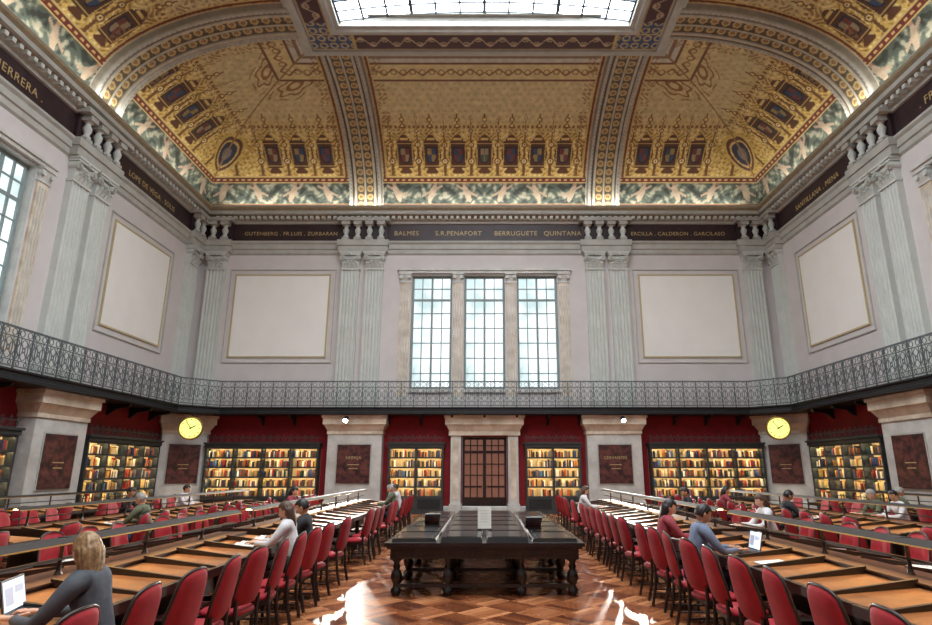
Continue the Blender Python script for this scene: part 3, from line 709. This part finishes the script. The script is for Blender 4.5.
# ------------------------------------------------------------ bookcases
BOOKC=[(130,34,34),(70,46,32),(160,118,64),(206,186,146),(40,66,50),(44,56,104),(196,166,94),(100,66,44),(228,218,194),(36,36,40),(170,76,42),(116,96,64),(214,204,184),(186,156,104),(64,88,120)]
def bookcase(w,nb,rng_):
    mb=MB(); d=.42; H=2.88; z0=.72
    mb.box(-w,w,0,.04,0,H,m_caseback)
    mb.box(-w-.03,w+.03,0,d+.05,0,.12,m_case); mb.box(-w,w,.04,d,.12,z0-.04,m_case)
    bw=2*w/nb
    for i in range(nb):
        c=-w+bw*(i+.5); mb.box(c-bw*.4,c+bw*.4,d,d+.02,.2,.6,m_dark)
    for i in range(nb+1):
        x=-w+bw*i; x=min(max(x,-w+.04),w-.04); mb.box(x-.04,x+.04,.04,d+.02,z0-.04,H,m_case)
    mb.box(-w-.03,w+.03,0,d+.06,H-.14,H,m_case); mb.box(-w-.07,w+.07,0,d+.12,H,H+.07,m_case)
    nr=5; rh=(H-.14-z0)/nr
    V=[];F=[];COL=[]
    for r in range(nr):
        z=z0+rh*r
        mb.box(-w,w,.04,d-.02,z-.03,z,m_case)
        mb.box(-w,w,d-.03,d-.0,z+rh-.06,z+rh-.0,m_case)
        mb.box(-w+.05,w-.05,d-.055,d-.035,z+rh-.055,z+rh-.034,m_strip)
        for i in range(nb):
            x=-w+bw*i+.05; xe_=-w+bw*(i+1)-.05
            while x<xe_-.06:
                t=rng_.uniform(.035,.085); h=rh*rng_.uniform(.50,.76)
                if rng_.random()<.06: x+=rng_.uniform(.05,.25); continue
                if x+t>xe_: break
                yb_=.28-rng_.uniform(0,.05); o=len(V)
                for yy in(.05,yb_):
                    V+= [(x,yy,z),(x+t*.94,yy,z),(x+t*.94,yy,z+h),(x,yy,z+h)]
                F+=[(o+4,o+5,o+6,o+7),(o,o+4,o+7,o+3),(o+1,o+2,o+6,o+5),(o+3,o+7,o+6,o+2)]
                c=rng_.choice(BOOKC); kk=rng_.uniform(.85,1.2); c=tuple(lin1(min(255,q*kk)) for q in c)+(1.0,); COL+=[c]*4
                x+=t
    z=H+.07; n_=max(1,int((2*w-.1)/.3)); cw=(2*w-.1)/n_
    for i in range(n_):
        c=-w+.05+cw*(i+.5)
        mb.tube([(c+.10*math.cos(t),d,z+.11+.10*math.sin(t)) for t in np.linspace(0,2*pi,11)],.013,m_case)
        mb.tube([(c+cw/2,d,z),(c+cw/2,d,z+.30)],.012,m_case); mb.tube([(c+cw/2-.05,d,z+.24),(c+cw/2,d,z+.34),(c+cw/2+.05,d,z+.24)],.012,m_case)
        mb.tube([(c,d,z+.2),(c,d,z+.27)],.012,m_case)
    mb.box(-w,w,d-.01,d+.01,z+.2,z+.22,m_case)
    me=mb.mesh('bookcase')
    bm=bpy.data.meshes.new('shelved_books'); bm.from_pydata(V,[],F); bm.materials.append(m_books)
    ca=bm.color_attributes.new('Col','FLOAT_COLOR','CORNER')
    arr=np.repeat(np.array(COL,dtype=np.float32),4,axis=0); ca.data.foreach_set('color',arr.reshape(-1))
    return me,bm
rr=random.Random(5)
bcA=bookcase(2.45,4,rr); bcB=bookcase(1.2,2,rr); bcC=bookcase(2.28,4,rr)
def put(bc,T): inst(bc[0],'bookcase',T@Matrix.Translation((0,.01,0))); inst(bc[1],'shelved_books',T@Matrix.Translation((0,.01,0)))
for c in(-9.6,9.6): put(bcA,WT('back',c)); put(bcA,WT('front',c))
for c in(-2.96,2.96): put(bcB,WT('back',c))
for side in('left','right'):
    for c in(22.65,15.0,10.26,5.52,.98): put(bcC,WT(side,c))
# ------------------------------------------------------------ clocks
def clock_mesh():
    mb=MB(); 
    mb.cyl((0,-.09,0),(0,.09,0),.47,.47,m_dark,40); 
    mb.cyl((0,.09,0),(0,.11,0),.42,.42,m_clock,40); mb.tube([(.44*math.cos(t),.10,.44*math.sin(t)) for t in np.linspace(0,2*pi,40,endpoint=False)],.035,m_brass,6,True)
    for k in range(12):
        a=k*pi/6; mb.T=Matrix.Rotation(a,4,'Y'); mb.box(-.014,.014,.11,.116,.30,.38,m_dark)
    mb.T=Matrix.Rotation(-1.05,4,'Y'); mb.box(-.02,.02,.117,.125,-.05,.22,m_dark)
    mb.T=Matrix.Rotation(.6,4,'Y'); mb.box(-.012,.012,.126,.132,-.06,.32,m_dark)
    mb.T=Matrix.Identity(4); mb.ball((0,.13,0),(.03,.02,.03),m_dark,8)
    mb.cyl((0,0,.46),(0,0,.62),.03,.03,m_dark,8)
    return mb.mesh('wall_clock')
ck=clock_mesh()
for sx in(-1,1): inst(ck,'wall_clock',TR(sx*12.1,25.12,3.46,pi-sx*.35))
mb=MB(); mb.cyl((0,0,-.16),(0,0,.06),.11,.09,m_dark,14); mb.cyl((0,0,-.165),(0,0,-.16),.09,.09,m_down,14); dl=mb.mesh('spotlight_fixture')
for x in(-5.9,5.9):
    inst(dl,'spotlight_fixture',TR(x,25.9,3.92)@Matrix.Rotation(-.9,4,'X'))
    l=bpy.data.lights.new('gallery_spotlight','SPOT'); l.energy=4800; l.spot_size=1.5; l.spot_blend=.8; l.shadow_soft_size=.16; l.color=(1,.95,.86)
    o=bpy.data.objects.new('gallery_spotlight',l); S.collection.objects.link(o); o.location=(x,25.6,3.72)
    d=Vector((x*.6,9,0))-o.location; o.rotation_euler=d.to_track_quat('-Z','Y').to_euler()
# ------------------------------------------------------------ display table
mb=MB(); hx=1.49; L=6.4
mb.box(-hx,hx,0,L,.70,.75,m_blacktop); mb.box(-hx+.04,hx-.04,.04,L-.04,.66,.70,m_black); mb.box(-hx+.1,hx-.1,.1,L-.1,.52,.66,m_black)
for k in range(7): mb.box(-1.2+k*.4-.16,-1.2+k*.4+.16,.09,.10,.55,.64,m_blacktop)
legp=[(.045,0),(.08,.03),(.08,.08),(.045,.12),(.05,.16),(.09,.24),(.075,.32),(.045,.36),(.06,.40),(.04,.44),(.07,.5),(.07,.52)]
for j in range(5):
    y=.22+(L-.44)*j/4
    for x in(-1.32,-.55,.55,1.32): mb.lathe(x,y,legp,m_black,12)
    mb.box(-1.34,1.34,y-.04,y+.04,.11,.16,m_black)
    if j in(0,4):
        for x in(-1.32,1.32): mb.box(x-.09,x+.09,y-.09,y+.09,.50,.66,m_black)
for x in(-1.32,-.55,.55,1.32): mb.box(x-.03,x+.03,.2,L-.2,.11,.15,m_black)
ns=6; sl=(L-.2)/ns
for k in range(ns):
    a=.12+sl*k; b=a+sl-.05
    for x0,x1 in((-1.4,-.72),(-.66,-.03),(.03,.66),(.72,1.4)):
        mb.taper((x0,x1,a,b),(x0+.02,x1-.02,a+.02,b-.02),.75,.80 if abs(x0+x1)>1.5 else .82,m_blacktop)
        mb.box(x0+.08,x1-.08,a+.08,b-.08,.80 if abs(x0+x1)>1.5 else .82,.805 if abs(x0+x1)>1.5 else .825,m_black)
mb.obj('display_table',TR(0,9.47,0))
def sign_mesh():
    mb=MB(); mb.box(-.12,.12,-.08,.08,0,.015,m_black); mb.T=Matrix.Rotation(-.12,4,'X'); mb.box(-.115,.115,-.006,.006,.015,.36,m_paper)
    for k in range(5): mb.box(-.08,.08-.02*(k%3),-.009,-.0065,.30-k*.045,.305-k*.045,m_cornice)
    return mb.mesh('sign_holder')
sg=sign_mesh(); inst(sg,'sign_holder',TR(0,10.75,.826,0))
mb=MB(); mb.box(-.14,.14,-.1,.1,0,.02,m_black); mb.T=Matrix.Rotation(.7,4,'X'); mb.box(-.14,.14,-.01,.01,.02,.26,m_black); mb.box(-.12,.12,-.014,-.01,.04,.24,m_plaque)
ls=mb.mesh('book_stand'); inst(ls,'book_stand',TR(.85,11.2,.806,.1)); inst(ls,'book_stand',TR(-1.0,12.0,.806,.2))
# ------------------------------------------------------------ reading desks
def desk_mesh(L,hw_,seats):
    mb=MB()
    for sx in(-1,1):
        vs=[(sx*hw_,0,.73),(sx*hw_,L,.73),(sx*.2,L,.77),(sx*.2,0,.77),(sx*hw_,0,.77),(sx*hw_,L,.77),(sx*.2,L,.83),(sx*.2,0,.83)]
        mb.add(vs,[(0,3,2,1),(0,1,5,4),(1,2,6,5),(3,0,4,7)],m_dwood); mb.add(vs,[(4,5,6,7)],m_wtop)
        mb.box(sx*hw_-.03,sx*hw_+.03,0,L,.70,.785,m_dwood)
        mb.box(min(sx*(hw_-.1),sx*.2),max(sx*(hw_-.1),sx*.2),.05,.09,.62,.74,m_dwood)
        for k in range(int(L/.72)+1):
            y=k*.72
            vs=[(sx*(hw_-.02),y-.02,.77),(sx*(hw_-.02),y+.02,.77),(sx*.2,y+.02,.83),(sx*.2,y-.02,.83),(sx*(hw_-.02),y-.02,.795),(sx*(hw_-.02),y+.02,.795),(sx*.2,y+.02,.90),(sx*.2,y-.02,.90)]
            if y<L: mb.add(vs,[(4,5,6,7),(0,1,5,4),(1,2,6,5),(2,3,7,6),(3,0,4,7)],m_dwood)
    mb.box(-.2,.2,0,L,.76,.86,m_dwood); mb.box(-.22,.22,0,L,.86,.875,m_wood)
    mb.box(-.02,.02,.1,L-.1,.12,.76,m_dwood)
    y=.36
    while y<L:
        mb.lathe(0,y,[(.04,.875),(.025,.90),(.018,.95),(.018,1.12),(.03,1.15)],m_dwood,8)
        mb.box(-.05,.05,y-.012,y+.012,1.14,1.2,m_dark)
        for sx in(-1,1):
            x=sx*(hw_-.12); mb.lathe(x,y,[(.035,0),(.05,.05),(.03,.1),(.045,.35),(.055,.42),(.035,.5),(.05,.6),(.05,.73)],m_dwood,10)
        mb.box(-hw_+.12,hw_-.12,y-.025,y+.025,.10,.16,m_dwood)
        y+=1.44
    mb.prism([(-.11,1.15),(-.055,1.195),(.055,1.195),(.11,1.15),(.1,1.15),(.05,1.18),(-.05,1.18),(-.1,1.15)],(0,L),m_bar)
    mb.box(-.04,.04,.05,L-.05,1.155,1.172,m_lamp); mb.box(-.113,-.108,0,L,1.142,1.154,m_brass); mb.box(.108,.113,0,L,1.142,1.154,m_brass)
    mb.box(-.015,.015,0,L,1.0,1.02,m_dwood)
    return mb.mesh('reading_desk')
Y0D=3.39-.72*5; 
L1=.72*14; L2=.72*14
dk1=desk_mesh(L1,1.0,14); 
ROWX=[(-3.9,1.0),(-7.75,1.0),(-11.4,.9)]
dk3=desk_mesh(L1,.85,14)
S1=Y0D; S2=Y0D+L1+.5
for sx in(-1,1):
    for i,(x,h) in enumerate(ROWX):
        for st in(S1,S2): inst(dk1 if i<2 else dk3,'reading_desk',TR(sx*abs(x),st))
def chair_mesh():
    mb=MB()
    def pad(cx,cy,cz,a,b,h,mat,R=None,n_=24,e=3.2):
        vs=[];fs=[];lv=[(.86,-1),(1,-.5),(1,.3),(.9,.8),(.6,1.0),(.0,1.08)]
        for s_,z in lv:
            for i in range(n_):
                t=2*pi*i/n_; c,s2=math.cos(t),math.sin(t)
                x=a*s_*math.copysign(abs(c)**(2/e),c); y=b*s_*math.copysign(abs(s2)**(2/e),s2); p=Vector((x,y,z*h))
                if R: p=R@p
                vs.append(p+Vector((cx,cy,cz)))
        for j in range(len(lv)-1):
            for i in range(n_): fs.append((j*n_+i,j*n_+(i+1)%n_,(j+1)*n_+(i+1)%n_,(j+1)*n_+i))
        fs.append(tuple(range(n_))[::-1]); mb.add(vs,fs,mat,True)
    mb.box(-.23,.23,-.20,.21,.37,.42,m_dwood)
    pad(0,0,.435,.245,.225,.035,m_velvet)
    nx_,nz_=12,12; vs=[];fs=[]
    def bp(u,v,side):
        w_=.225+.03*math.sin(pi*min(1,v*1.1)) ; x=u*w_
        top=.40+.135*math.sqrt(max(0,1-(abs(u)**2.6)))
        z=.50+top*v; th=.035*(1-abs(u)**4)*(1-abs(2*v-1)**6)+.008
        y=-.215-.10*v-.0+.05*u*u+side*th
        return (x,y,z)
    for side in(1,-1):
        o=len(vs)
        for j in range(nz_+1):
            for i in range(nx_+1): vs.append(bp(-1+2*i/nx_,j/nz_,side))
        for j in range(nz_):
            for i in range(nx_): a=o+j*(nx_+1)+i; fs.append((a,a+1,a+nx_+2,a+nx_+1))
    N=(nx_+1)*(nz_+1)
    edge=[j for j in range(nx_+1)]+[ (k+1)*(nx_+1)+nx_ for k in range(nz_)]+[nz_*(nx_+1)+i for i in range(nx_-1,-1,-1)]+[k*(nx_+1) for k in range(nz_-1,0,-1)]
    for a,b in zip(edge,edge[1:]+edge[:1]): fs.append((a,b,b+N,a+N))
    mb.add(vs,fs,m_velvet,True)
    rim=[bp(-1,0,0)]+[bp(-1,v,0) for v in np.linspace(.1,1,8)]+[bp(u,1,0) for u in np.linspace(-1,1,15)][1:]+[bp(1,v,0) for v in np.linspace(.9,0,9)]
    mb.tube(rim,.013,m_dwood,6)
    for sx in(-1,1):
        mb.tube([(sx*.205,-.27,0),(sx*.205,-.22,.22),(sx*.21,-.20,.42),(sx*.222,-.205,.56)],.021,m_dwood,6)
        mb.tube([(sx*.205,.19,0),(sx*.21,.19,.2),(sx*.212,.185,.38)],.02,m_dwood,6)
        mb.tube([(sx*.205,-.235,.15),(sx*.207,.19,.15)],.012,m_dwood,5)
    mb.tube([(-.205,-.02,.15),(.205,-.02,.15)],.012,m_dwood,5); mb.tube([(-.205,.19,.27),(.205,.19,.27)],.012,m_dwood,5)
    return mb.mesh('upholstered_chair')
chm=chair_mesh()
rc=random.Random(11)
def crow(x,ang,side,start,cnt,p=1.0):
    for k in range(cnt):
        y=start+.36+.72*k
        if y<1.2 : continue
        if rc.random()>p: continue
        inst(chm,'upholstered_chair',TR(x,y,0,ang+rc.uniform(-.14,.14)))
for sx in(-1,1):
    af=pi/2 if sx<0 else -pi/2
    for st in(S1,S2):
        crow(sx*2.60,af,sx,st,14,1.0 if st==S1 else .8); crow(sx*5.20,-af,sx,st,14,.8)
        crow(sx*6.45,af,sx,st,14,.75); crow(sx*9.05,-af,sx,st,14,.65); crow(sx*10.25,af,sx,st,14,.75)
def seatY(y):
    st=S1 if y<S2-.1 else S2
    return st+.36+.72*round((y-st-.36)/.72)
def put_person(me,name,x,y,face):
    a=pi/2 if face<0 else -pi/2
    inst(me,name,TR(x,seatY(y),0,a))
put_person(P_woman,'seated_woman',-2.60,4.5,-1)
put_person(P_man,'seated_man',2.60,7.9,1)
for i,(x,y,f) in enumerate([(-2.6,9.0,-1),(-2.6,9.8,-1),(-2.6,18.6,-1),(-2.6,19.4,-1),(-5.2,16.5,1),(-10.25,13.0,-1),(-9.05,15.5,1),(-6.45,12.5,-1),(-9.05,18.5,1),
      (2.6,9.4,1),(5.2,11.3,-1),(6.45,13.5,1),(9.05,14.2,-1),(9.05,13.4,-1),(6.45,17.0,1),(2.6,17.0,1),(5.2,15.5,-1),(10.25,16,1),(9.05,9.0,-1)]):
    put_person(P_var[i%5],'seated_reader',x,y,f)
def laptop_mesh():
    mb=MB(); mb.box(-.17,.17,-.12,.12,0,.018,m_plastic); mb.box(-.14,.14,-.05,.09,.018,.021,m_dark)
    mb.T=Matrix.Translation((0,.12,.015))@Matrix.Rotation(-.3,4,'X'); mb.box(-.17,.17,-.004,.008,0,.23,m_plastic); mb.box(-.155,.155,-.006,-.004,.015,.215,m_screen); mb.box(-.13,-.02,-.0075,-.006,.05,.17,m_screenb); mb.box(.01,.13,-.0075,-.006,.12,.17,m_screenb)
    return mb.mesh('laptop')
lp=laptop_mesh()
def desk_place(me,name,x,y,face,rz=0):
    a=pi/2 if face<0 else -pi/2
    cx=min([3.9,7.75,11.4],key=lambda c:abs(abs(x)-c)); dist=abs(abs(x)-cx); z=.77+(1.0-dist)/.8*.06+.005
    sl=math.atan(.06/.8)
    inst(me,name,TR(x,y,z,a)@Matrix.Rotation(sl,4,'X')@Matrix.Rotation(rz,4,'Z'))
desk_place(lp,'laptop',-3.25,seatY(4.5)+.26,-1,.25); desk_place(lp,'laptop',3.28,seatY(7.9),1)
mb=MB()
pts=[(-.2,.012),(-.1,.035),(0,.012),(.1,.035),(.2,.012),(.2,0),(-.2,0)]
mb.prism(pts,(-.13,.13),m_paper); mb.box(-.21,.21,-.14,.14,-.004,.004,m_plaque)
for k in range(6):
    for sx in(-1,1): mb.box(sx*.11-.06,sx*.11+.06,-.1+k*.035,-.097+k*.035,.025,.0335,m_cornice)
ob_=mb.mesh('open_book')
for x,y,f in[(-3.25,9.0,-1),(-3.25,9.8,-1),(-4.6,7.3,1),(3.25,9.4,1),(4.6,6.5,-1),(4.6,11.3,-1),(-7.1,12.5,-1),(-8.4,15.5,1),(8.4,14.2,-1),(7.1,13.5,1),(-3.25,18.6,-1),(3.25,17,1),(8.4,9.0,-1)]:
    desk_place(ob_,'open_book',x,seatY(y)+.02,f)
mb=MB()
for k in range(5): mb.box(-.1,.1,-.145,.145,k*.002,k*.002+.002,m_paper)
pp=mb.mesh('paper_sheets')
for x,y,f in[(3.2,7.2,1),(-4.6,5.0,1),(4.6,8.5,-1),(-3.25,4.1,-1)]: desk_place(pp,'paper_sheets',x,y,f)
# ------------------------------------------------------------ lights
def area(name,loc,rot,sx,sy,p,col):
    l=bpy.data.lights.new(name,'AREA'); l.shape='RECTANGLE'; l.size=sx; l.size_y=sy; l.energy=p; l.color=col
    o=bpy.data.objects.new(name,l); S.collection.objects.link(o); o.location=loc; o.rotation_euler=rot; return o
area('vault_fill_light',(0,YB-.55,14.12),(pi-1.0,0,0),25,.2,300,(1,.97,.92))  # added fill lamps, unseen above the cornice ledge, to brighten the vault
area('vault_fill_light',(-W+.55,YM,14.12),(0,pi-1.0,0) ,.2,36,420,(1,.97,.92))
area('vault_fill_light',(W-.55,YM,14.12),(0,pi+1.0,0),.2,36,420,(1,.97,.92))
w=bpy.data.worlds.new('World'); S.world=w; w.use_nodes=True
w.node_tree.nodes['Background'].inputs[0].default_value=(.75,.85,1,1); w.node_tree.nodes['Background'].inputs[1].default_value=1.0
# ------------------------------------------------------------ camera
cam=bpy.data.cameras.new('camera'); co=bpy.data.objects.new('camera',cam); S.collection.objects.link(co); S.camera=co
cam.sensor_width=36; cam.lens=600/932*36; cam.shift_x=-18.5/932; cam.clip_end=200
co.location=(0,0,CAMH); co.rotation_euler=(math.radians(90+14.7),0,0)
